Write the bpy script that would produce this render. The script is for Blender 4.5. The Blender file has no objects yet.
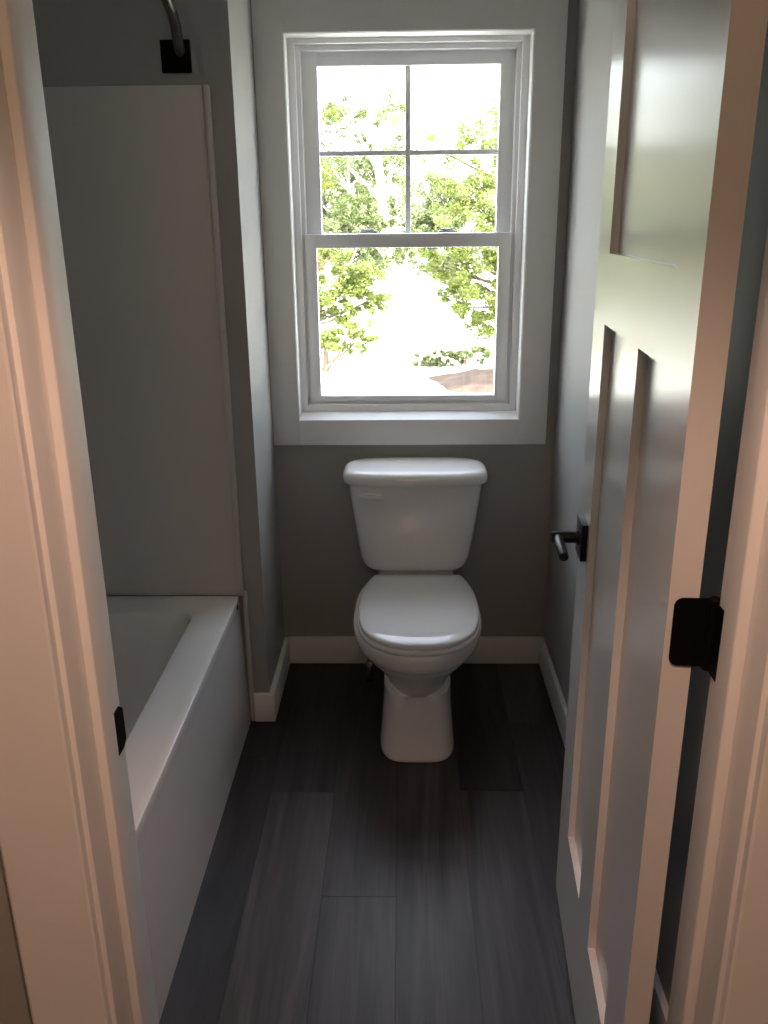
import bpy, bmesh, math, random
from math import sin, cos, pi, radians
from mathutils import Vector, Matrix
random.seed(11)
C = bpy.context.scene.collection

# ------------------------------------------------------------------ materials
def nodes_of(m):
    m.use_nodes = True
    return m.node_tree.nodes, m.node_tree.links

def mat(name, col, rough=.5, metal=0., spec=.5, coat=0., noise=0., nscale=6., bump=0., bscale=200., coat_rough=.05):
    m = bpy.data.materials.new(name)
    N, L = nodes_of(m)
    b = N['Principled BSDF']
    b.inputs['Base Color'].default_value = (*col, 1)
    b.inputs['Roughness'].default_value = rough
    b.inputs['Metallic'].default_value = metal
    b.inputs['Specular IOR Level'].default_value = spec
    b.inputs['Coat Weight'].default_value = coat
    b.inputs['Coat Roughness'].default_value = coat_rough
    tc = N.new('ShaderNodeTexCoord')
    nz = N.new('ShaderNodeTexNoise'); nz.inputs['Scale'].default_value = nscale; nz.inputs['Detail'].default_value = 4
    L.new(tc.outputs['Object'], nz.inputs['Vector'])
    if noise:
        mx = N.new('ShaderNodeMix'); mx.data_type = 'RGBA'
        mx.inputs[6].default_value = (*[c * (1 - noise) for c in col], 1)
        mx.inputs[7].default_value = (*[min(1, c * (1 + noise)) for c in col], 1)
        L.new(nz.outputs['Fac'], mx.inputs[0]); L.new(mx.outputs[2], b.inputs['Base Color'])
    if bump:
        n2 = N.new('ShaderNodeTexNoise'); n2.inputs['Scale'].default_value = bscale; n2.inputs['Detail'].default_value = 3
        L.new(tc.outputs['Object'], n2.inputs['Vector'])
        bp = N.new('ShaderNodeBump'); bp.inputs['Strength'].default_value = bump; bp.inputs['Distance'].default_value = .002
        L.new(n2.outputs['Fac'], bp.inputs['Height']); L.new(bp.outputs['Normal'], b.inputs['Normal'])
    return m

M = {}
M['wall'] = mat('grey_wall_paint', (.375, .368, .352), .55, noise=.03, bump=.12, bscale=350)
M['ceil'] = mat('ceiling_paint', (.82, .82, .80), .8, noise=.02)
M['trim'] = mat('white_trim_paint', (.84, .835, .82), .5, spec=.22, noise=.015, nscale=3)
M['door'] = mat('satin_door_paint', (.72, .71, .69), .24, noise=.02, nscale=3, spec=.4)
M['vinyl'] = mat('white_window_vinyl', (.88, .88, .88), .4, noise=.01)
M['acrylic'] = mat('white_tub_acrylic', (.77, .76, .755), .16, noise=.01, nscale=2)
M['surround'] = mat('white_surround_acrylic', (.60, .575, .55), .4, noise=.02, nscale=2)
M['porcelain'] = mat('white_porcelain', (.83, .82, .81), .07, noise=.01, nscale=2)
M['seat'] = mat('white_seat_plastic', (.87, .87, .885), .06, noise=.01, nscale=2)
M['black'] = mat('matte_black_metal', (.004, .004, .0045), .5, spec=.1, noise=.1, nscale=40)
M['black_satin'] = mat('satin_black_metal', (.009, .009, .011), .36, spec=.28, noise=.1, nscale=40)
M['chrome'] = mat('chrome_metal', (.75, .75, .75), .12, metal=1, noise=.02)
M['nickel'] = mat('dark_brushed_nickel', (.16, .15, .125), .3, metal=1, noise=.05, nscale=20)
M['steelhose'] = mat('braided_steel', (.5, .5, .5), .35, metal=1, noise=.3, nscale=300)
M['caulk'] = mat('white_caulk', (.7, .7, .68), .5, noise=.03)
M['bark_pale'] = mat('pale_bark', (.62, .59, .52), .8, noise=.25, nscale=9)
M['bark'] = mat('brown_bark', (.16, .12, .08), .9, noise=.35, nscale=12)
M['soil'] = mat('brown_soil', (.075, .050, .035), .95, noise=.9, nscale=4.5, bump=.6, bscale=6)
M['siding'] = mat('house_siding', (.7, .7, .68), .7, noise=.02)

def leaf_mat(name, c1, c2):
    m = bpy.data.materials.new(name)
    N, L = nodes_of(m)
    b = N['Principled BSDF']; out = N['Material Output']
    tc = N.new('ShaderNodeTexCoord'); nz = N.new('ShaderNodeTexNoise')
    nz.inputs['Scale'].default_value = 1.7; nz.inputs['Detail'].default_value = 5
    L.new(tc.outputs['Object'], nz.inputs['Vector'])
    mx = N.new('ShaderNodeMix'); mx.data_type = 'RGBA'
    mx.inputs[6].default_value = (*c1, 1); mx.inputs[7].default_value = (*c2, 1)
    L.new(nz.outputs['Fac'], mx.inputs[0])
    L.new(mx.outputs[2], b.inputs['Base Color']); b.inputs['Roughness'].default_value = .55
    tr = N.new('ShaderNodeBsdfTranslucent'); L.new(mx.outputs[2], tr.inputs['Color'])
    ms = N.new('ShaderNodeMixShader'); ms.inputs[0].default_value = .4
    L.new(b.outputs[0], ms.inputs[1]); L.new(tr.outputs[0], ms.inputs[2]); L.new(ms.outputs[0], out.inputs['Surface'])
    return m
M['leaf_a'] = leaf_mat('green_leaves', (.09, .13, .04), (.20, .24, .09))
M['leaf_b'] = leaf_mat('yellow_green_leaves', (.14, .19, .04), (.26, .30, .08))
M['leaf_d'] = leaf_mat('yellower_green_leaves', (.18, .215, .03), (.28, .30, .06))  # yellower leaf colour, picked for the tint mirrored in the door
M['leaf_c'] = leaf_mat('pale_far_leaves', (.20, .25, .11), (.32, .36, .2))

def glass_mat():
    m = bpy.data.materials.new('clear_window_glass')
    N, L = nodes_of(m); out = N['Material Output']; N.remove(N['Principled BSDF'])
    t = N.new('ShaderNodeBsdfTransparent'); t.inputs['Color'].default_value = (.96, .98, .97, 1)
    g = N.new('ShaderNodeBsdfGlossy'); g.inputs['Roughness'].default_value = .02
    lw = N.new('ShaderNodeLayerWeight'); lw.inputs['Blend'].default_value = .5      # Schlick reflectance, same on both faces
    pw = N.new('ShaderNodeMath'); pw.operation = 'POWER'; pw.inputs[1].default_value = 5; L.new(lw.outputs['Facing'], pw.inputs[0])
    f = N.new('ShaderNodeMath'); f.operation = 'MULTIPLY_ADD'; f.inputs[1].default_value = .95; f.inputs[2].default_value = .035; L.new(pw.outputs[0], f.inputs[0])
    ms = N.new('ShaderNodeMixShader')
    L.new(f.outputs[0], ms.inputs[0]); L.new(t.outputs[0], ms.inputs[1]); L.new(g.outputs[0], ms.inputs[2])
    L.new(ms.outputs[0], out.inputs['Surface'])
    return m
M['glass'] = glass_mat()

def floor_mat():
    m = bpy.data.materials.new('dark_vinyl_plank')
    N, L = nodes_of(m); b = N['Principled BSDF']
    tc = N.new('ShaderNodeTexCoord'); at = N.new('ShaderNodeAttribute'); at.attribute_name = 'tone'
    sep = N.new('ShaderNodeSeparateColor'); L.new(at.outputs['Color'], sep.inputs[0])
    # offset grain per plank
    ad = N.new('ShaderNodeVectorMath'); ad.operation = 'ADD'
    sc = N.new('ShaderNodeVectorMath'); sc.operation = 'SCALE'; sc.inputs['Scale'].default_value = 7.
    L.new(at.outputs['Color'], sc.inputs[0]); L.new(tc.outputs['Object'], ad.inputs[0]); L.new(sc.outputs[0], ad.inputs[1])
    mp = N.new('ShaderNodeMapping'); mp.inputs['Scale'].default_value = (11, .8, 1)
    L.new(ad.outputs[0], mp.inputs['Vector'])
    n1 = N.new('ShaderNodeTexNoise'); n1.inputs['Scale'].default_value = 1.; n1.inputs['Detail'].default_value = 6; n1.inputs['Distortion'].default_value = 2.2
    L.new(mp.outputs[0], n1.inputs['Vector'])
    mp2 = N.new('ShaderNodeMapping'); mp2.inputs['Scale'].default_value = (90, 3, 1)
    L.new(ad.outputs[0], mp2.inputs['Vector'])
    n2 = N.new('ShaderNodeTexNoise'); n2.inputs['Scale'].default_value = 1.; n2.inputs['Detail'].default_value = 4; n2.inputs['Distortion'].default_value = .6
    L.new(mp2.outputs[0], n2.inputs['Vector'])
    r1 = N.new('ShaderNodeValToRGB')
    e = r1.color_ramp.elements; e[0].position = .3; e[0].color = (.014, .0125, .0135, 1); e[1].position = .70; e[1].color = (.058, .053, .057, 1)
    L.new(n1.outputs['Fac'], r1.inputs[0])
    r2 = N.new('ShaderNodeMapRange'); r2.inputs[1].default_value = .3; r2.inputs[2].default_value = .7; r2.inputs[3].default_value = .78; r2.inputs[4].default_value = 1.15
    L.new(n2.outputs['Fac'], r2.inputs[0])
    tn = N.new('ShaderNodeMapRange'); tn.inputs[3].default_value = .4; tn.inputs[4].default_value = 1.7
    L.new(sep.outputs[0], tn.inputs[0])
    ml = N.new('ShaderNodeMath'); ml.operation = 'MULTIPLY'; L.new(r2.outputs[0], ml.inputs[0]); L.new(tn.outputs[0], ml.inputs[1])
    vm = N.new('ShaderNodeVectorMath'); vm.operation = 'SCALE'
    L.new(r1.outputs[0], vm.inputs[0]); L.new(ml.outputs[0], vm.inputs['Scale']); L.new(vm.outputs[0], b.inputs['Base Color'])
    b.inputs['Roughness'].default_value = .42; b.inputs['Specular IOR Level'].default_value = .4
    bp = N.new('ShaderNodeBump'); bp.inputs['Strength'].default_value = .25; bp.inputs['Distance'].default_value = .001
    L.new(n2.outputs['Fac'], bp.inputs['Height']); L.new(bp.outputs[0], b.inputs['Normal'])
    return m
M['floor'] = floor_mat()
M['groove'] = mat('plank_groove', (.008, .007, .007), .8, noise=.1)

def ground_mat():
    m = bpy.data.materials.new('pale_gravel_ground')
    N, L = nodes_of(m); b = N['Principled BSDF']
    tc = N.new('ShaderNodeTexCoord'); n1 = N.new('ShaderNodeTexNoise'); n1.inputs['Scale'].default_value = .5; n1.inputs['Detail'].default_value = 8
    L.new(tc.outputs['Object'], n1.inputs['Vector'])
    r = N.new('ShaderNodeValToRGB'); e = r.color_ramp.elements
    e[0].position = .35; e[0].color = (.50, .50, .44, 1); e[1].position = .6; e[1].color = (.66, .64, .58, 1)
    L.new(n1.outputs['Fac'], r.inputs[0]); L.new(r.outputs[0], b.inputs['Base Color']); b.inputs['Roughness'].default_value = .9
    return m
M['ground'] = ground_mat()

# ------------------------------------------------------------------ mesh helpers
def link(name, bm, m, parent=None, smooth=False, angle=None):
    me = bpy.data.meshes.new(name)
    bmesh.ops.recalc_face_normals(bm, faces=bm.faces)
    bm.to_mesh(me); bm.free()
    ms = m if isinstance(m, (list, tuple)) else [m]
    for x in ms: me.materials.append(x)
    if smooth or angle:
        for p in me.polygons: p.use_smooth = True
    if angle:
        me.set_sharp_from_angle(angle=radians(angle))
    o = bpy.data.objects.new(name, me); C.objects.link(o)
    if parent: o.parent = parent
    return o

def tag(o, label=None, cat=None, group=None, kind=None):
    if label: o['label'] = label
    if cat: o['category'] = cat
    if group: o['group'] = group
    if kind: o['kind'] = kind
    return o

def empty(name, loc=(0, 0, 0), rz=0.):
    o = bpy.data.objects.new(name, None); C.objects.link(o)
    o.location = loc; o.rotation_euler = (0, 0, rz); o.empty_display_size = .1
    return o

def BM(): return bmesh.new()

def box(bm, a, b, bev=0., seg=2):
    x0, y0, z0 = [min(p, q) for p, q in zip(a, b)]; x1, y1, z1 = [max(p, q) for p, q in zip(a, b)]
    v = [bm.verts.new(p) for p in ((x0,y0,z0),(x1,y0,z0),(x1,y1,z0),(x0,y1,z0),(x0,y0,z1),(x1,y0,z1),(x1,y1,z1),(x0,y1,z1))]
    f = [bm.faces.new([v[i] for i in q]) for q in ((0,3,2,1),(4,5,6,7),(0,1,5,4),(1,2,6,5),(2,3,7,6),(3,0,4,7))]
    if bev:
        es = list({e for q in f for e in q.edges})
        bmesh.ops.bevel(bm, geom=es, offset=bev, segments=seg, affect='EDGES', profile=.5)
    return bm

def rings(bm, rs, cap0=True, cap1=True, closed=True):
    vs = [[bm.verts.new(p) for p in r] for r in rs]
    n = len(vs[0])
    for a, b in zip(vs[:-1], vs[1:]):
        for i in range(n if closed else n - 1):
            j = (i + 1) % n
            bm.faces.new((a[i], a[j], b[j], b[i]))
    if cap0: bm.faces.new(vs[0][::-1])
    if cap1: bm.faces.new(vs[-1])
    return vs

def tube(bm, pts, r, n=16, cap=True):
    pts = [Vector(p) for p in pts]; rs = []
    rad = r if isinstance(r, (list, tuple)) else [r] * len(pts)
    up = None
    for i, p in enumerate(pts):
        t = (pts[min(i + 1, len(pts) - 1)] - pts[max(i - 1, 0)]).normalized()
        if up is None:
            up = Vector((0, 0, 1)) if abs(t.z) < .9 else Vector((1, 0, 0))
        a = (up - t * up.dot(t)).normalized(); up = a
        b = t.cross(a)
        rs.append([p + (a * cos(2*pi*k/n) + b * sin(2*pi*k/n)) * rad[i] for k in range(n)])
    rings(bm, rs, cap, cap)

def lathe(bm, prof, c, axis='z', n=24):
    c = Vector(c); rs = []
    for r, h in prof:
        q = []
        for k in range(n):
            a = 2*pi*k/n
            if axis == 'z': q.append(c + Vector((r*cos(a), r*sin(a), h)))
            elif axis == 'y': q.append(c + Vector((r*cos(a), h, r*sin(a))))
            else: q.append(c + Vector((h, r*cos(a), r*sin(a))))
        rs.append(q)
    rings(bm, rs)

def bez(p, n=12):
    p = [Vector(q) for q in p]; out = []
    for i in range(n + 1):
        t = i / n
        q = p
        while len(q) > 1: q = [q[j].lerp(q[j+1], t) for j in range(len(q) - 1)]
        out.append(q[0])
    return out

def catmull(P, n=6, closed=False):
    out = []; m = len(P)
    for i in range(m if closed else m - 1):
        if closed: p0, p1, p2, p3 = P[(i-1) % m], P[i], P[(i+1) % m], P[(i+2) % m]
        else: p0, p1, p2, p3 = P[max(i-1, 0)], P[i], P[i+1], P[min(i+2, m-1)]
        for k in range(n):
            t = k / n
            out.append(tuple(.5*((2*b) + (-a+c)*t + (2*a-5*b+4*c-d)*t*t + (-a+3*b-3*c+d)*t**3) for a, b, c, d in zip(p0, p1, p2, p3)))
    if not closed: out.append(tuple(P[-1]))
    return out

# ------------------------------------------------------------------ dimensions
D = 2.75          # window wall
RX = .495         # right wall
YE = 2.370        # wall at the tub's end
XR = -.4265        # side of the return next to the toilet
LX = -1.26        # wall behind the tub
YB, YH = .91, .777 # bathroom and hall faces of the doorway wall
JL, JR = -.348, .364
CZ = 2.44
HX, HY = 1.7, -2.6

# ------------------------------------------------------------------ floor (planks)
def planks():
    bm = BM(); ly = bm.loops.layers.float_color.new('tone')
    w = .1755; x0 = -.371
    ends = {-1: .95, 0: 2.003, 1: 1.615, 2: 2.40, 3: 2.012, 4: 2.35}
    tones = {(-1, 0): .1, (-1, 1): .12, (-1, 2): .12, (0, 0): .8, (0, 1): .22, (1, 0): .62, (1, 1): .4, (2, 0): .55, (2, 1): .3, (3, 0): .6, (3, 1): .2, (2,-1): .6}
    g = .0006
    for i in range(-9, 13):
        xa, xb = x0 + i*w, x0 + (i+1)*w
        if xb < -HX - .1 or xa > HX + .1: continue
        e0 = ends.get(i, 1.3 + (i*0.437) % 1.22)
        k0 = -5
        for k in range(-5, 3):
            ya, yb = e0 + (k-1)*1.22, e0 + k*1.22
            ya2, yb2 = max(ya, HY - .1), min(yb, D + .05)
            if yb2 - ya2 < .02: continue
            t = tones.get((i, k), random.uniform(.1, .8))
            r2 = random.random(); r3 = random.random()
            vs = [bm.verts.new(p) for p in ((xa+g, ya2+g, 0), (xb-g, ya2+g, 0), (xb-g, yb2-g, 0), (xa+g, yb2-g, 0))]
            lo = [bm.verts.new((v.co.x, v.co.y, -.004)) for v in vs]
            fs = [bm.faces.new(vs)]
            for a in range(4):
                b = (a+1) % 4; fs.append(bm.faces.new((vs[b], vs[a], lo[a], lo[b])))
            for f in fs:
                for l in f.loops: l[ly] = (t, r2, r3, 1)
    nfl = len(bm.faces)
    box(bm, (-HX-.1, HY-.1, -.1), (HX+.1, D+.16, -.0015))
    bm.faces.ensure_lookup_table()
    for f in bm.faces[nfl:]: f.material_index = 1
    me = bpy.data.meshes.new('floor'); bm.to_mesh(me); bm.free()
    me.materials.append(M['floor']); me.materials.append(M['groove'])
    o = bpy.data.objects.new('floor', me); C.objects.link(o)
    tag(o, kind='structure')
planks()

def struct(name, boxes, m, bev=0., parent=None):
    bm = BM()
    for a, b in boxes: box(bm, a, b, bev)
    o = link(name, bm, m, parent)
    if not parent: o['kind'] = 'structure'
    return o

# window hole in the back wall
WX0, WX1, WZ0, WZ1 = -.347, .379, .884, 2.017
T = .16
struct('wall_back', [((XR-.2, D, 0), (WX0, D+T, CZ)), ((WX1, D, 0), (RX+.14, D+T, CZ)), ((WX0, D, 0), (WX1, D+T, WZ0)), ((WX0, D, WZ1), (WX1, D+T, CZ))], M['wall'])
struct('wall_tub_end', [((LX-.14, YE, 0), (XR, YE+.14, CZ)), ((XR-.14, YE+.14, 0), (XR, D, CZ))], M['wall'])
struct('wall_right', [((RX, YB, 0), (RX+.14, D, CZ))], M['wall'])
struct('wall_left', [((LX-.14, YB, 0), (LX, YE, CZ))], M['wall'])
jz = 2.055
struct('wall_front', [((-HX, YH, 0), (JL-.02, YB, CZ)), ((JR+.02, YH, 0), (HX, YB, CZ)), ((JL-.02, YH, jz+.02), (JR+.02, YB, CZ))], M['wall'])
struct('wall_hall_left', [((-HX-.14, HY, 0), (-HX, YB, CZ))], M['wall'])
struct('wall_hall_right', [((HX, HY, 0), (HX+.14, YB, CZ))], M['wall'])
struct('wall_hall_back', [((-HX-.14, HY-.14, 0), (HX+.14, HY, CZ))], M['wall'])
struct('ceiling', [((-HX-.14, HY-.14, CZ), (HX+.14, D+T, CZ+.15))], M['ceil'])

# baseboards
BH, BT = .102, .015
def base(name, a, b):
    bm = BM(); box(bm, a, b, .0025, 2)
    o = link(name, bm, M['trim'], angle=40); tag(o, kind='structure'); return o
base('baseboard_back', (XR+BT, D-BT, 0), (RX-BT, D, BH))
base('baseboard_right', (RX-BT, YB+.02, 0), (RX, D, BH))
bm = BM(); box(bm, (XR, YE-BT, 0), (XR+.018, D, BH-.004), .0025); box(bm, (-.474, YE-BT, 0), (XR+.004, YE, BH-.004), .0025)
o = link('baseboard_left', bm, M['trim'], angle=40); tag(o, kind='structure')
base('baseboard_hall', (-HX, YH-BT, 0), (JL-.098, YH, BH))
base('baseboard_hall_right', (JR+.098, YH-BT, 0), (HX, YH, BH))

# door frame: jambs, stops, casings
def frame():
    # left
    t = .02
    bm = BM()
    box(bm, (JL-t, YH-.001, 0), (JL, YB+.001, jz), .0012)
    box(bm, (JL, .822, 0), (JL+.0115, .860, jz), .002, 3)
    tr = link('trim_1', bm, M['trim'], angle=40); tag(tr, kind='structure')
    bm = BM()
    box(bm, (JR, YH-.001, 0), (JR+t, YB+.001, jz), .0012)
    box(bm, (JR-.015, .822, 0), (JR, .860, jz), .003, 3)
    tag(link('trim_2', bm, M['trim'], angle=40), kind='structure')
    bm = BM()
    box(bm, (JL, YH-.001, jz), (JR, YB+.001, jz+t), .0012)
    box(bm, (JL, .822, jz-.012), (JR, .860, jz), .002)
    tag(link('trim_3', bm, M['trim'], angle=40), kind='structure')
    # casings: profile across the width (0 = inner edge), depth out from the wall
    def casing(nm, side, y, s, ext=2.14):
        prof = [(0, 0), (0, .0125), (.001, .0138), (.003, .0145), (.086, .0165), (.089, .015), (.090, 0)]
        bm = BM(); rs = []
        x0 = (JL - .006) if side < 0 else (JR + .006)
        for z in (0, ext):
            rs.append([(x0 + side*p, y - s*q, z) for p, q in prof])
        rings(bm, rs)
        tag(link(nm, bm, M['trim']), kind='structure')
    casing('trim_4', -1, YH, 1); casing('trim_5', 1, YH, 1)
    casing('trim_6', -1, YB, -1)
    bm = BM(); box(bm, (JR+.006, YB, 0), (JR+.074, YB+.016, 2.14), .002); tag(link('trim_7', bm, M['trim'], angle=40), kind='structure')
    struct('trim_8', [((JL-.08, YH-.0175, jz+.006), (JR+.08, YH, 2.14))], M['trim'])
    struct('trim_9', [((JL-.08, YB, jz+.006), (JR+.08, YB+.0175, 2.14))], M['trim'])
    # strike plate on the left jamb
    bm = BM()
    pts = [(.880, .889), (.880, .946), (.903, .946), (.9125, .938), (.9125, .895), (.903, .889)]
    rings(bm, [[(JL+.0002, a, b) for a, b in pts], [(JL+.0022, a, b) for a, b in pts]])
    sp = link('strike_plate', bm, M['black'], parent=tr, angle=30)
frame()

# ------------------------------------------------------------------ window
def ring_frame(bm, x0, x1, z0, z1, wl, wr, wb, wt, y0, y1, bev=.0015):
    box(bm, (x0, y0, z0), (x0+wl, y1, z1), bev); box(bm, (x1-wr, y0, z0), (x1, y1, z1), bev)
    box(bm, (x0+wl-.001, y0, z0), (x1-wr+.001, y1, z0+wb), bev); box(bm, (x0+wl-.001, y0, z1-wt), (x1-wr+.001, y1, z1), bev)

def window():
    w = empty('window_1', (.0155, D, .81)); w['kind'] = 'structure'
    off = Vector((.0155, D, .81))
    def L(name, bm, m, par=w, **k):
        bmesh.ops.translate(bm, vec=-off if par is w or True else 0, verts=bm.verts)
        return link(name, bm, m, parent=par, **k)
    # casing of flat boards
    bm = BM()
    yc0, yc1 = D-.018, D
    box(bm, (-.4265, yc0, .807), (-.340, yc1, 2.10), .0015); box(bm, (.373, yc0, .807), (.4630, yc1, 2.10), .0015)
    box(bm, (-.341, yc0, .807), (.374, yc1, .890), .0015); box(bm, (-.341, yc0, 2.011), (.374, yc1, 2.10), .0015)
    L('window_casing', bm, M['trim'], angle=40)
    # lining
    bm = BM(); ring_frame(bm, -.347, .379, .884, 2.017, .009, .009, .006, .008, D-.014, D+.05, .001)
    rings(bm, [[(x, D-.017, .884), (x, D-.017, .8905), (x, D+.052, .906), (x, D+.052, .884)] for x in (-.341, .374)])
    L('window_lining', bm, M['trim'], angle=40)
    # vinyl frame, two steps
    bm = BM()
    ring_frame(bm, -.347, .379, .884, 2.017, .030, .030, .044, .022, D+.05, D+.07)
    ring_frame(bm, -.347, .379, .884, 2.017, .043, .043, .052, .037, D+.07, D+.15)
    L('window_frame', bm, M['vinyl'], angle=40)
    # lower sash
    s = None
    bm = BM()
    ring_frame(bm, -.307, .337, .937, 1.465, .034, .038, .018, .042, D+.062, D+.098, .003)
    s1 = L('lower_sash', bm, M['vinyl'], angle=40)
    bm = BM(); box(bm, (-.275, D+.078, .948), (.302, D+.082, 1.428)); p = L('pane', bm, M['glass']); p.parent = s1
    # upper sash with grille
    bm = BM()
    ring_frame(bm, -.307, .337, 1.430, 1.982, .050, .045, .036, .040, D+.100, D+.136, .003)
    s2 = L('upper_sash', bm, M['vinyl'], angle=40)
    bm = BM(); box(bm, (-.265, D+.116, 1.46), (.295, D+.120, 1.946)); p = L('pane', bm, M['glass']); p.parent = s2
    bm = BM(); box(bm, (.0075, D+.110, 1.46), (.0235, D+.126, 1.95), .002); box(bm, (-.266, D+.111, 1.694), (.296, D+.125, 1.709), .002)
    g = L('grille', bm, M['vinyl'], angle=40); g.parent = s2
    for x in (-.108, .140):
        bm = BM()
        box(bm, (x-.030, D+.070, 1.467), (x+.030, D+.096, 1.4735), .002)
        box(bm, (x-.018, D+.074, 1.4735), (x+.018, D+.094, 1.480), .0025)
        box(bm, (x-.024, D+.064, 1.474), (x+.006, D+.074, 1.479), .002)
        k = L('sash_lock', bm, M['vinyl'], angle=40); k.parent = s1
window()

# ------------------------------------------------------------------ door
def door():
    u = Vector((.0622, .998)).normalized()
    d = empty('door_1', (.3122, .932, .012), math.atan2(u.y, u.x)); d['kind'] = 'structure'
    W, Hh, t = .711, 2.03, .035
    st, a0, a1, b0, b1 = .116, .116, .292, .408, .592
    mid0, mid1 = .292, .410
    za, zb, zc, zd = .240, 1.316, 1.434, 1.915
    e = .0135
    bm = BM()
    # members (full thickness), set edge to edge
    def bx(x0, x1, z0, z1, y0=0., y1=-t): box(bm, (x0, y0, z0), (x1, y1, z1))
    bx(0, st, 0, Hh); bx(W-st-.006, W, 0, Hh)
    X1 = W-st-.006
    bx(st, X1, 0, za); bx(st, X1, zb, zc); bx(st, X1, zd, Hh); bx(mid0, mid1, za, zb)
    bmesh.ops.remove_doubles(bm, verts=bm.verts, dist=1e-5)
    link('door_slab', bm, M['door'], parent=d)
    for x0, x1, z0, z1 in ((st, mid0, za, zb), (mid1, X1, za, zb), (st, X1, zc, zd)):
        bm = BM(); box(bm, (x0-.001, -e, z0-.001), (x1+.001, -t+e, z1+.001)); link('door_panel', bm, M['door'], parent=d)
    # lever handles on both faces
    hx, hz = W-.069, .902
    for s in (1, -1):
        y0 = 0 if s > 0 else -t
        bm = BM(); box(bm, (hx-.036, y0, hz-.037), (hx+.036, y0+s*.012, hz+.037), .0015)
        r = link('handle_rosette', bm, M['black_satin'], parent=d, angle=40)
        bm = BM()
        lathe(bm, [(.0, 0), (.015, 0), (.015, .008), (.0115, .010), (.0115, .052), (.010, .056), (0, .056)], (0, 0, 0), 'y', 24)
        bmesh.ops.scale(bm, vec=(1, s, 1), verts=bm.verts); bmesh.ops.translate(bm, vec=(hx, y0+s*.008, hz), verts=bm.verts)
        tube(bm, [(hx+.010, y0+s*.052, hz), (hx+.0095, y0+s*.052, hz), (hx-.105, y0+s*.052, hz), (hx-.108, y0+s*.052, hz)], [.0075, .009, .009, .0078], 20)
        link('door_handle', bm, M['black_satin'], parent=d, angle=40)
    bm = BM(); box(bm, (W-.001, -.030, hz-.028), (W+.0012, -.005, hz+.028), .0005); box(bm, (W, -.024, hz-.009), (W+.009, -.011, hz+.009), .002)
    link('latch_plate', bm, M['black'], parent=d, angle=40)
    # hinges
    inv = (Matrix.Translation(d.location) @ Matrix.Rotation(d.rotation_euler.z, 4, 'Z')).inverted()
    px, py = -.0075, -.0515
    for z in (.22, 1.021, 1.82):
        hh = .0445
        bm = BM()
        # leaf on the hinge edge with rounded corners
        r = .011; pts = []
        for k in range(7):
            a = pi/2*k/6; pts.append((-.0035 - r + r*cos(pi/2 - a) , z+hh-r + r*sin(pi/2 - a)))
        y_in = -.0070
        out = []
        for k in range(7):
            a = pi/2*k/6; out.append((y_in - r + r*sin(a), z+hh-r + r*cos(a)))
        for k in range(7):
            a = pi/2*k/6; out.append((y_in - r + r*cos(a), z-hh+r - r*sin(a)))
        out = [(py, z+hh)] + out + [(py, z-hh)]
        rings(bm, [[(-.0022, y, zz) for y, zz in out], [(.0002, y, zz) for y, zz in out]])
        # knuckle: five barrels and caps
        n = 5; seg = 2*hh/n
        for k in range(n):
            za_, zb_ = z-hh+k*seg+.0004, z-hh+(k+1)*seg-.0004
            lathe(bm, [(0, za_), (.0072, za_), (.0072, zb_), (0, zb_)], (px, py, 0), 'z', 18)
        lathe(bm, [(0, 0), (.0072, 0), (.0072, .002), (.004, .005), (0, .0055)], (px, py, z+hh), 'z', 18)
        h = link('hinge', bm, M['black'], parent=d, angle=40)
        # leaf let into the jamb
        bm = BM()
        out = [(.912, z+.012+hh), (.912, z+.012-hh)]
        rr = .011
        for k in range(7):
            a = pi/2*k/6; out.append((.872 + rr - rr*sin(a), z+.012-hh+rr-rr*cos(a)))
        for k in range(7):
            a = pi/2*k/6; out.append((.872 + rr - rr*cos(a), z+.012+hh-rr+rr*sin(a)))
        rings(bm, [[inv @ Vector((JR-.0022, y, zz)) for y, zz in out], [inv @ Vector((JR+.0002, y, zz)) for y, zz in out]])
        box_pts = None
        link('hinge_leaf', bm, M['black'], parent=h, angle=40)
door()

# ------------------------------------------------------------------ toilet
def outline(hw, yf, yb, yc, z, n=2.3, nb=None, N=56, cx=0.):
    nb = nb or n; out = []
    for k in range(N):
        a = 2*pi*k/N; c_, s_ = cos(a), sin(a)
        e = n if s_ <= 0 else nb
        x = hw*math.copysign(abs(c_)**(2/e), c_)
        y = yc + (yb-yc if s_ > 0 else yc-yf)*math.copysign(abs(s_)**(2/e), s_)
        out.append((cx+x, y, z))
    return out

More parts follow.
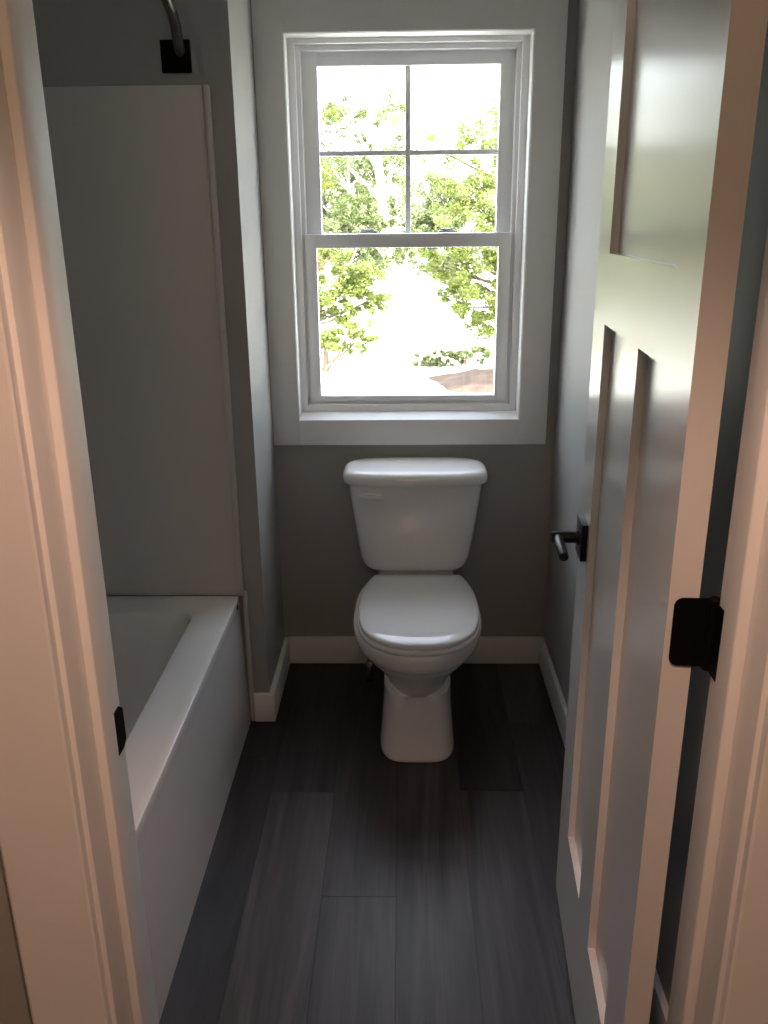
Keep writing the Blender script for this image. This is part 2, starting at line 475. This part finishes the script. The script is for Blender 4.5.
def toilet():
    cx = .039; ox, oy = cx, 2.40
    t = empty('toilet', (ox, oy, 0))
    tag(t, 'white two-piece toilet with closed lid standing under the window', 'toilet')
    def L(name, bm, m, par=t, **k):
        bmesh.ops.translate(bm, vec=(-ox, -oy, 0), verts=bm.verts)
        return link(name, bm, m, parent=par, **k)
    # bowl and pedestal
    S = [ (.000, .109, 2.143, 2.62, 4.2), (.006, .1125, 2.140, 2.62, 4.2), (.014, .1125, 2.140, 2.62, 4.2), (.03, .1095, 2.143, 2.62, 4), (.10, .1055, 2.146, 2.62, 3.8), (.17, .1005, 2.150, 2.62, 3.6),
          (.212, .0990, 2.151, 2.62, 3.6), (.217, .0985, 2.141, 2.62, 1.9), (.240, .107, 2.128, 2.62, 1.9), (.265, .124, 2.112, 2.62, 1.95), (.288, .144, 2.098, 2.63, 2.0), (.304, .158, 2.088, 2.64, 2.05), (.315, .167, 2.081, 2.65, 2.1),
          (.324, .172, 2.080, 2.66, 2.1), (.330, .1785, 2.072, 2.66, 2.15), (.338,   .1850, 2.067, 2.66, 2.15), (.352, .1890, 2.063, 2.67, 2.15), (.372, .1905, 2.060, 2.67, 2.15), (.380, .1900, 2.061, 2.67, 2.15), (.3845, .185, 2.064, 2.67, 2.2), (.386, .178, 2.072, 2.66, 2.2), (.386, .120, 2.15, 2.60, 2.2)]
    bm = BM()
    rings(bm, [outline(hw, yf, yb, 2.33, z, n, max(n, 3), cx=cx) for z, hw, yf, yb, n in S])
    # raised deck that carries the tank
    rings(bm, [outline(hw, yf, 2.70, 2.64, z, 5, cx=cx) for z, hw, yf in ((.36, .125, 2.585), (.40, .125, 2.588), (.412, .120, 2.592), (.4215, .115, 2.594), (.4220, .09, 2.60))])
    bowl = L('bowl', bm, M['porcelain'], angle=50)
    # seat ring and lid share an outline
    P = [(0, 2.070), (.045, 2.0735), (.085, 2.0875), (.120, 2.113), (.151, 2.158), (.169, 2.22), (.1765, 2.29), (.1775, 2.36), (.1725, 2.43), (.1595, 2.50), (.141, 2.560)]
    half = catmull(P, 5)
    back = [(x*.141, 2.5635) for x in (.96, .85, .6, .3, 0)]
    right = half + back
    loop = right + [(-x, y) for x, y in right[-2:0:-1]]
    def ring(z, d, grow=0.):
        q = []
        for x, y in loop:
            k = 1 - d/.178; ky = 1 - d/.247
            q.append((cx + .0035 + x*k, 2.317 + (y-2.317)*ky, z))
        return q
    bm = BM()
    rings(bm, [ring(.4060, .006), ring(.4062, .0015), ring(.4075, 0), ring(.4155, 0), ring(.4180, .0015), ring(.4195, .004), ring(.4210, .010), ring(.4232, .020), ring(.4252, .032), ring(.4264, .046), ring(.4270, .065), ring(.4272, .10)])
    lid = L('toilet_lid', bm, M['seat'], angle=60)
    bm = BM()
    rs = [ring(.3885, .006), ring(.3890, -.002), ring(.391, -.0045), ring(.3985, -.0045), ring(.4015, -.003), ring(.4030, .002), ring(.4025, .06), ring(.396, .075), ring(.388, .07)]
    rings(bm, rs, False, False)
    vs = None
    L('toilet_seat', bm, M['seat'], angle=60)
    for s in (-1, 1):
        bm = BM(); box(bm, (cx+s*.075-.016, 2.548, .3862), (cx+s*.075+.016, 2.572, .404), .004)
        L('seat_hinge', bm, M['seat'], angle=40).parent = lid
    # tank
    tx = .036
    S = [(.4225, .128, 2.585), (.424, .144, 2.577), (.4285, .155, 2.572), (.437, .1645, 2.567), (.452, .1720, 2.562), (.480, .1795, 2.556), (.53, .1865, 2.549), (.60, .1965, 2.541), (.68, .2060, 2.533), (.728, .2115, 2.529)]
    bm = BM()
    def tk(hw, yf, z, n=5.5, yb=2.728, inset=0): return outline(hw, yf, yb, (yf+yb)/2+.02, z, n, 8, 72, tx)
    rings(bm, [tk(hw, yf, z) for z, hw, yf in S])
    tank = L('tank', bm, M['porcelain'], angle=60)
    bm = BM()
    Ls = [(.7255, .220, 2.522), (.727, .2255, 2.517), (.731, .2280, 2.514), (.742, .2290, 2.5135), (.752, .2270, 2.5155), (.7605, .2215, 2.522), (.7660, .212, 2.532), (.7690, .197, 2.548), (.7702, .15, 2.59)]
    rings(bm, [outline(hw, yf, 2.733 - (.229-hw)*.4, 2.63, z, 3.8, 3.8, 72, tx) for z, hw, yf in Ls])
    L('tank_lid', bm, M['porcelain'], angle=60)
    # flush lever
    bm = BM()
    lathe(bm, [(0, 0), (.011, 0), (.011, -.008), (.008, -.011), (0, -.011)], (-.072, 2.534, .694), 'y', 20)
    prof = [(-.066, .7085), (-.064, .6905), (-.085, .6905), (-.110, .695), (-.136, .7005), (-.1385, .7065), (-.134, .7095), (-.100, .7105)]
    rings(bm, [[(x, 2.524, z-.003) for x, z in prof], [(x, 2.513, z-.003) for x, z in prof], [(x*.99-.001, 2.509, .698+(z-.701)*.75) for x, z in prof]])
    L('flush_lever', bm, M['seat'], angle=40).parent = tank
    # floor bolt caps
    for s in (-1, 1):
        bm = BM(); lathe(bm, [(0, 0), (.014, 0), (.014, .006), (.010, .016), (0, .019)], (cx+s*.090, 2.46, .03), 'z', 18)
        L('bolt_cap', bm, M['seat'], angle=50).parent = bowl
toilet()

# supply valve beside the bowl
def valve():
    x, y = -.119, 2.615
    v = empty('water_supply_valve', (x, y, 0))
    tag(v, 'small chrome water valve with braided hose on the floor left of the toilet', 'valve')
    bm = BM(); lathe(bm, [(0, 0), (.013, 0), (.012, .003), (.008, .005), (0, .005)], (0, 0, 0)); link('escutcheon', bm, M['black'], parent=v, angle=40)
    bm = BM(); lathe(bm, [(0, .004), (.004, .004), (.004, .066), (.009, .068), (.009, .098), (.007, .101), (.007, .108), (0, .108)], (0, 0, 0))
    tube(bm, [(0, 0, .084), (0, -.03, .084)], .007); vb = link('valve_body', bm, M['chrome'], parent=v, angle=40)
    bm = BM(); rings(bm, [[(.012*cos(a*pi/10), -.030, .084+.011*sin(a*pi/10)) for a in range(20)], [(.012*cos(a*pi/10), -.040, .084+.011*sin(a*pi/10)) for a in range(20)]])
    link('valve_handle', bm, M['chrome'], parent=vb, angle=40)
    bm = BM(); tube(bm, bez([(0, 0, .106), (-.01, .01, .20), (.05, .05, .22), (.03, .03, .33), (.035, .03, .421)], 24), .0055, 12)
    link('supply_hose', bm, M['steelhose'], parent=v, smooth=True)
valve()

# ------------------------------------------------------------------ bathtub
def rrect(x0, x1, y0, y1, r, z, n=8):
    out = []
    for cx, cy, a0 in ((x1-r, y1-r, 0), (x0+r, y1-r, pi/2), (x0+r, y0+r, pi), (x1-r, y0+r, 3*pi/2)):
        for k in range(n+1):
            a = a0 + pi/2*k/n; out.append((cx+r*cos(a), cy+r*sin(a), z))
    return out

def tub():
    x0, x1, y0, y1 = LX+.002, -.4975, YB+.004, 2.3565
    ox, oy = (x0+x1)/2, (y0+y1)/2
    t = empty('bathtub', (ox, oy, 0))
    tag(t, 'white alcove bathtub with plain apron along the left wall', 'bathtub')
    bm = BM()
    h = .436
    rs = [rrect(x0, x1+.010, y0, y1, .004, 0), rrect(x0, x1+.0015, y0, y1, .004, h-.055), rrect(x0, x1+.0005, y0, y1, .004, h-.035), rrect(x0, x1+.001, y0, y1, .004, h-.026), rrect(x0, x1, y0, y1, .004, h-.003),
          rrect(x0, x1-.001, y0, y1, .004, h-.0008), rrect(x0+.002, x1-.003, y0+.002, y1-.001, .004, h), rrect(x0+.004, x1-.02, y0+.004, y1-.002, .006, h),
          rrect(x0+.075, -.603, y0+.10, 2.255, .06, h-.001), rrect(x0+.079, -.607, y0+.105, 2.250, .06, h-.003), rrect(x0+.083, -.611, y0+.110, 2.244, .06, h-.010), rrect(x0+.100, -.628, y0+.135, 2.20, .07, .34), rrect(x0+.115, -.645, y0+.17, 2.15, .09, .20),
          rrect(x0+.135, -.665, y0+.20, 2.11, .10, .12), rrect(x0+.18, -.71, y0+.25, 2.05, .10, .085), rrect(x0+.25, -.78, y0+.35, 1.95, .08, .078)]
    rings(bm, rs)
    bmesh.ops.translate(bm, vec=(-ox, -oy, 0), verts=bm.verts)
    link('tub_shell', bm, M['acrylic'], parent=t, angle=60)
    # small dark slot at the head of the apron
    bm = BM(); pts = [(.0035*cos(a*pi/8)-0, .008*sin(a*pi/8)) for a in range(16)]
    rings(bm, [[(-.4955-ox, 2.318+2*p-oy, .415+q) for p, q in pts], [(-.4980-ox, 2.318+2*p-oy, .415+q) for p, q in pts]])
    o = link('weep_slot', bm, M['black'], parent=t); o['label'] = 'small dark slot near the far corner of the rim'
    bm = BM(); lathe(bm, [(0, 0), (.035, 0), (.033, -.006), (.015, -.010), (0, -.010)], (-.92-ox, 2.196-oy, .335), 'y', 24)
    link('overflow_plate', bm, M['black'], parent=t, angle=40)
tub()

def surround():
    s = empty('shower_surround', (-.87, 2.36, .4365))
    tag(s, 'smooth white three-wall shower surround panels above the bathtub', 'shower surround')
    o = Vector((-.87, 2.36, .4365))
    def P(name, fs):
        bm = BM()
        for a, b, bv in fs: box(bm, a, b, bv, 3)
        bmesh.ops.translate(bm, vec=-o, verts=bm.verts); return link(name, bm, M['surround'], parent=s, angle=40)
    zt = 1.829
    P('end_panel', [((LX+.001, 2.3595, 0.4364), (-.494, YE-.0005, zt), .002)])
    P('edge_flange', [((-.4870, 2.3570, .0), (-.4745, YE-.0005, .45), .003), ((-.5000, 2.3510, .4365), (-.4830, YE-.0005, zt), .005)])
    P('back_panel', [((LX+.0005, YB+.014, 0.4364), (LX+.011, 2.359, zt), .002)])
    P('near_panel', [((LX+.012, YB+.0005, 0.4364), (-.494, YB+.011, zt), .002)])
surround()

def shower_arm():
    x, y, z = -.562, YE, 1.8935
    a = empty('wall_mounted_shower', (x, y, z))
    tag(a, 'wall-mounted shower with curved metal arm and black square wall flange above the surround', 'shower')
    bm = BM(); box(bm, (-.037, -.012, -.037), (.037, 0, .037), .002); link('wall_flange', bm, M['black'], parent=a, angle=40)
    bm = BM()
    pts = [Vector(q) for q in catmull([(.012, -.006, .010), (.0125, -.020, .016), (.013, -.030, .035), (.013, -.052, .072), (.013, -.115, .105), (.013, -.20, .155), (.013, -.29, .245), (.013, -.36, .295), (.013, -.43, .285), (.013, -.47, .24)], 5)]
    tube(bm, pts, .0128, 18); link('arm_pipe', bm, M['nickel'], parent=a, smooth=True)
    bm = BM(); 
    e = pts[-1]; dr = (pts[-1]-pts[-2]).normalized()
    prof = [(0, -.004), (.012, -.004), (.014, .01), (.014, .03), (.045, .05), (.052, .058), (.052, .068), (0, .070)]
    lathe(bm, prof, (0, 0, 0), 'z', 28)
    q = Vector((0, 0, 1)).rotation_difference(dr)
    bmesh.ops.rotate(bm, matrix=q.to_matrix(), verts=bm.verts); bmesh.ops.translate(bm, vec=e, verts=bm.verts)
    link('shower_head', bm, M['black'], parent=a, angle=40)
shower_arm()

# ------------------------------------------------------------------ outdoors
GZ = -.6
def ground():
    bm = BM(); nx, ny = 60, 60; V = {}
    for i in range(nx+1):
        for j in range(ny+1):
            x = -30 + 60*i/nx; y = D+T + 57*(j/ny)**1.3
            z = GZ + max(0, y-24)*.06 + .03*sin(x*1.3+y*.7)
            V[i, j] = bm.verts.new((x, y, z))
    for i in range(nx):
        for j in range(ny):
            bm.faces.new((V[i, j], V[i+1, j], V[i+1, j+1], V[i, j+1]))
    tag(link('ground', bm, M['ground'], smooth=True), kind='structure')
ground()

def bank():
    bm = BM(); n = 40; rs = []
    random.seed(4)
    cx, cy = 1.95, 11.6
    for k in range(9):
        f = 1 - k/8.
        h = .22*(1-f*f)**.9
        rs.append([(cx + 1.75*f*cos(2*pi*a/n)*(1+.12*sin(3*2*pi*a/n+1)) , cy + 1.1*f*sin(2*pi*a/n)*(1+.15*sin(5*2*pi*a/n)), GZ-.01 + h + random.uniform(-.02, .02)) for a in range(n)])
    rings(bm, rs, False, True)
    o = link('earth_bank', bm, M['soil'], smooth=True)
    tag(o, 'low mound of bare brown earth beyond the pale ground, right of centre', 'earth bank')
bank()

def leaves(bm, c, r, n, size, rnd, flat=.8):
    for _ in range(n):
        while True:
            p = Vector((rnd.uniform(-1, 1), rnd.uniform(-1, 1), rnd.uniform(-1, 1)))
            if .1 < p.length < 1: break
        p = Vector((p.x*r, p.y*r, p.z*r*flat)) + Vector(c)
        s = size*rnd.uniform(.6, 1.3)
        a = Vector((rnd.gauss(0, 1), rnd.gauss(0, 1), rnd.gauss(0, .6))).normalized()
        b = a.cross(Vector((rnd.gauss(0, 1), rnd.gauss(0, 1), rnd.gauss(0, 1)))).normalized()
        k = a.cross(b)*s*.15
        v = [bm.verts.new(q) for q in (p - a*s*.5, p + b*s*.3 + k, p + a*s*.5, p - b*s*.3 + k)]
        bm.faces.new(v)

def tree(name, label, cat, base, top, r0, blobs, leafm, barkm, size=.066, seed=1, group=None, dens=1.6):
    rnd = random.Random(seed)
    base = Vector(base); top = Vector(top)
    t = empty(name, base); tag(t, label, cat, group)
    bm = BM()
    mid = base.lerp(top, .5) + Vector((rnd.uniform(-.1, .1), rnd.uniform(-.1, .1), 0))
    path = bez([base - Vector((0, 0, .2)), mid, top], 10)
    tube(bm, path, [r0*(1-.8*i/10) for i in range(11)], 10)
    fb = BM()
    for (c, r, n) in blobs:
        c = Vector(c)
        # a branch from the trunk to the blob
        k = min(9, max(2, int(10*(c.z-.25 - base.z)/(top.z-base.z+.01)*.85)))
        s = path[k]
        br = bez([s, s.lerp(c, .5) + Vector((0, 0, -.1)), c], 6)
        tube(bm, br, [r0*.3*(1-.8*i/6)+.004 for i in range(7)], 6)
        for _ in range(4):
            e = c + Vector((rnd.uniform(-1, 1), rnd.uniform(-1, 1), rnd.uniform(-.7, .9)))*r*.8
            tube(bm, [br[4], br[4].lerp(e, .5), e], [.012, .008, .003], 4)
        # clumps inside the blob so that gaps stay open
        nc = 13
        for _ in range(nc):
            cc = c + Vector((rnd.gauss(0, .5), rnd.gauss(0, .5), rnd.gauss(0, .42)))*r
            leaves(fb, cc, r*rnd.uniform(.18, .4), int(n*dens/nc), size, rnd)
    for b_ in (bm, fb): bmesh.ops.translate(b_, vec=-base, verts=b_.verts)
    link('trunk', bm, barkm, parent=t, smooth=True)
    me = bpy.data.meshes.new('foliage'); fb.to_mesh(me); fb.free(); me.materials.append(leafm)
    f = bpy.data.objects.new('foliage', me); C.objects.link(f); f.parent = t

# a pale leaning trunk left of the window's middle bar
def at(az, y, z): return (az*y, y, z)
A = lambda u: (u-405)/905.     # rough azimuth of a pane column
Zt = lambda v, y: 1.5 + (222-v)/857.*y*1.02
def blob(u, v, y, r, n): return ((A(u)*y, y, Zt(v, y)), r, n)
tree('birch_tree', 'slender tree with pale trunk, left of the middle window bar', 'tree', (A(401)*17, 17, GZ), (A(371)*17, 17.0, 4.4), .15,
     [blob(352, 128, 16.8, .38, 360), blob(385, 135, 17.2, .38, 360), blob(398, 165, 17.2, .38, 420), blob(335, 175, 16.6, .42, 420), blob(357, 205, 16.7, .42, 620), blob(365, 225, 16.6, .36, 900),
      blob(398, 205, 17, .42, 420), blob(330, 150, 17, .34, 160), blob(425, 190, 17.4, .45, 220), blob(415, 240, 17.2, .40, 420), blob(360, 95, 17, .30, 50), blob(395, 250, 17, .4, 620), blob(378, 175, 17.3, .34, 360)], M['leaf_a'], M['bark_pale'], seed=3)
tree('leafy_tree', 'leafy green tree seen through the right side of the window', 'tree', (2.75, 14.9, GZ), (2.3, 14.6, 4.2), .14,
     [blob(480, 150, 14.5, .42, 360), blob(450, 165, 14.5, .40, 300), blob(492, 185, 14.3, .46, 520), blob(462, 200, 14.4, .42, 560), blob(480, 225, 14.2, .46, 680), blob(500, 240, 14.2, .5, 900), blob(478, 260, 14.2, .5, 1200),
      blob(495, 285, 14.1, .5, 1200), blob(460, 280, 14.3, .42, 600), blob(500, 318, 14.5, .40, 900), blob(525, 200, 14.6, .8, 1200), blob(530, 280, 14.6, .8, 1400), blob(505, 130, 14.6, .5, 260), blob(470, 300, 14.4, .35, 420), blob(445, 262, 14.4, .3, 300)], M['leaf_b'], M['bark'], seed=5)
tree('maple_tree', 'bushy tree seen through the left side of the window', 'tree', (-1.85, 13.9, GZ), (-1.6, 14.0, 2.6), .10,
     [blob(330, 250, 14.0, .36, 520), blob(345, 272, 14.0, .36, 700), blob(368, 265, 14.2, .34, 620), blob(325, 296, 14.0, .4, 820), blob(372, 292, 14.2, .30, 560), blob(350, 305, 14.0, .30, 500), blob(295, 240, 14.2, .8, 1500), blob(290, 296, 14.2, .65, 1300)], M['leaf_b'], M['bark'], seed=7)
tree('shrub', 'low shrub at the foot of the bushy tree, left pane', 'shrub', (-1.15, 12.6, GZ), (-1.1, 12.6, .2), .05,
     [blob(325, 332, 12.6, .26, 420), blob(345, 330, 12.6, .25, 360), blob(362, 326, 12.6, .22, 260), blob(304, 334, 12.6, .3, 400)], M['leaf_b'], M['bark'], seed=9)
tree('bramble_bush', 'low green bush behind the brown earth bank, right pane', 'bush', (.95, 13.3, GZ), (1.0, 13.3, -.2), .03,
     [blob(440, 350, 13.3, .15, 220), blob(426, 352, 13.2, .15, 220), blob(462, 347, 13.3, .16, 260), blob(488, 345, 13.3, .16, 260)], M['leaf_a'], M['bark'], seed=12, size=.06)
i = 0
for (x, y, h, sp, n, lm, lab) in ((-3.5, 19.4, 4.7, 1.0, 2200, 'leaf_d', 'dense green tree behind the bushy tree, at the left edge of the window'),
                  (-6.2, 15.0, 4.8, 1.2, 1300, 'leaf_d', 'broad green tree left of the bushy tree, mostly hidden by the window frame'),
                  (-11.0, 19.5, 5.2, 1.7, 900, 'leaf_b', 'broad green tree standing furthest left beyond the yard'),
                  (6.2, 10.0, 5.4, 1.2, 3000, 'leaf_b', 'broad green tree out of view right of the brown earth bank, added to shade it'),  # unseen tree, added with a dense wide crown to shade the bank
                  (9.5, 18.0, 5.0, 1.5, 900, 'leaf_b', 'broad green tree right of the leafy tree, mostly hidden by the door'),
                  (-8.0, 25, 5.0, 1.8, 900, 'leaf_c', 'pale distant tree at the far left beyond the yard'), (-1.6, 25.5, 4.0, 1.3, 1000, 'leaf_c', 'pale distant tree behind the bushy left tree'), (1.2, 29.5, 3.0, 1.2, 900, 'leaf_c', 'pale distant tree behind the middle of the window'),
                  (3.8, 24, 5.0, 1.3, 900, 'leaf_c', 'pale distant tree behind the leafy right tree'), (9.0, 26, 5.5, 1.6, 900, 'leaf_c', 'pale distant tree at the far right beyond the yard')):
    rnd = random.Random(40+i)
    bl = [((x+rnd.uniform(-sp, sp), y+rnd.uniform(-.6, .6)*(2 if n == 3000 else 1), rnd.uniform(.2, h-.4)), rnd.uniform(.6, .9), n) for _ in range(14)]
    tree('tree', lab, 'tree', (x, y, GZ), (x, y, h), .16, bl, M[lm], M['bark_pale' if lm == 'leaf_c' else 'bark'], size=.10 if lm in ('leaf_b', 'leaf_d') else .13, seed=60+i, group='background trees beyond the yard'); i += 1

# ------------------------------------------------------------------ hall lamp (behind the camera)
def lamp():
    l = empty('ceiling_lamp', (0, -.6, CZ))
    tag(l, 'round flush ceiling lamp with glowing warm diffuser in the hall', 'lamp')
    bm = BM(); lathe(bm, [(0, 0), (.07, 0), (.07, -.02), (.06, -.026), (.012, -.03), (.012, -.13), (0, -.131)], (0, 0, 0), 'z', 40); link('lamp_base', bm, M['trim'], parent=l, angle=40)
    m = bpy.data.materials.new('warm_diffuser'); N, Lk = nodes_of(m); b = N['Principled BSDF']
    b.inputs['Base Color'].default_value = (.9, .85, .75, 1)
    b.inputs['Emission Color'].default_value = (1, .60, .36, 1); b.inputs['Emission Strength'].default_value = LAMP
    bm = BM(); lathe(bm, [(.0, -.130), (.05, -.135), (.09, -.16), (.11, -.20), (.115, -.24), (.105, -.28), (.08, -.31), (.04, -.33), (0, -.335)], (0, 0, 0), 'z', 40); link('lamp_shade', bm, m, parent=l, smooth=True)
LAMP = 11.
lamp()
SPOT = 30.
def downlight():
    x, y = 0, .18
    l = empty('recessed_downlight', (x, y, CZ))
    tag(l, 'recessed warm downlight in the hall ceiling just outside the doorway', 'downlight')
    bm = BM(); rings(bm, [[(q*cos(2*pi*k/40), q*sin(2*pi*k/40), h) for k in range(40)] for q, h in ((.062, .0), (.085, .0), (.085, -.004), (.080, -.007), (.062, -.005), (.058, -.001))], False, False)
    link('trim_ring', bm, M['trim'], parent=l, angle=40)
    m = bpy.data.materials.new('warm_lens'); N, Lk = nodes_of(m); b = N['Principled BSDF']
    b.inputs['Emission Color'].default_value = (1, .60, .36, 1); b.inputs['Emission Strength'].default_value = 6
    bm = BM(); lathe(bm, [(0, -.001), (.0615, -.001), (.0615, -.003), (0, -.003)], (0, 0, 0), 'z', 40); link('lens', bm, m, parent=l)
    d = bpy.data.lights.new('downlight_bulb', 'SPOT'); d.energy = SPOT; d.color = (1, .60, .44); d.spot_size = radians(86); d.spot_blend = .4; d.shadow_soft_size = .05
    o = bpy.data.objects.new('downlight_bulb', d); C.objects.link(o); o.parent = l; o.location = (0, 0, -.06)
downlight()

# ------------------------------------------------------------------ sky, sun, camera
w = bpy.data.worlds.new('sky'); bpy.context.scene.world = w; w.use_nodes = True
N, L = w.node_tree.nodes, w.node_tree.links
sky = N.new('ShaderNodeTexSky'); sky.sky_type = 'NISHITA'; sky.sun_disc = False; sky.sun_elevation = radians(55); sky.sun_rotation = radians(200)
sky.air_density = 1.3; sky.dust_density = 3.0
mx = N.new('ShaderNodeMix'); mx.data_type = 'RGBA'; mx.inputs[0].default_value = .75; mx.inputs[7].default_value = (1.48, 1.42, 1.50, 1)   # thin bright cloud over the blue
L.new(sky.outputs[0], mx.inputs[6]); L.new(mx.outputs[2], N['Background'].inputs['Color']); N['Background'].inputs['Strength'].default_value = 1.9
sl = bpy.data.lights.new('sun', 'SUN'); sl.energy = 16.0; sl.angle = radians(.6); sl.color = (1, .93, .80)
so = bpy.data.objects.new('sun', sl); C.objects.link(so)
so.rotation_euler = (radians(47), 0, radians(72))

cam = bpy.data.cameras.new('camera'); co = bpy.data.objects.new('camera', cam); C.objects.link(co)
p, yv, r = radians(18.7), radians(1.4), radians(-.59)
R = Matrix.Rotation(yv, 3, 'Z') @ Matrix(((1, 0, 0), (0, sin(p), -cos(p)), (0, cos(p), sin(p)))) @ Matrix.Rotation(r, 3, 'Z')
co.matrix_world = Matrix.Translation((0, 0, 1.5)) @ R.to_4x4()
cam.sensor_fit = 'HORIZONTAL'; cam.sensor_width = 36; cam.lens = 857/768*36; cam.clip_start = .02; cam.clip_end = 300
sc = bpy.context.scene
sc.camera = co
vs = sc.view_settings; vs.view_transform = 'Standard'; vs.look = 'None'; vs.gamma = 1; vs.use_curve_mapping = False
vs.exposure = 0.97
cy = sc.cycles; cy.use_denoising = True; cy.max_bounces = 12; cy.diffuse_bounces = 6; cy.glossy_bounces = 5; cy.transparent_max_bounces = 16; cy.caustics_reflective = False; cy.caustics_refractive = False
cy.sample_clamp_indirect = 8
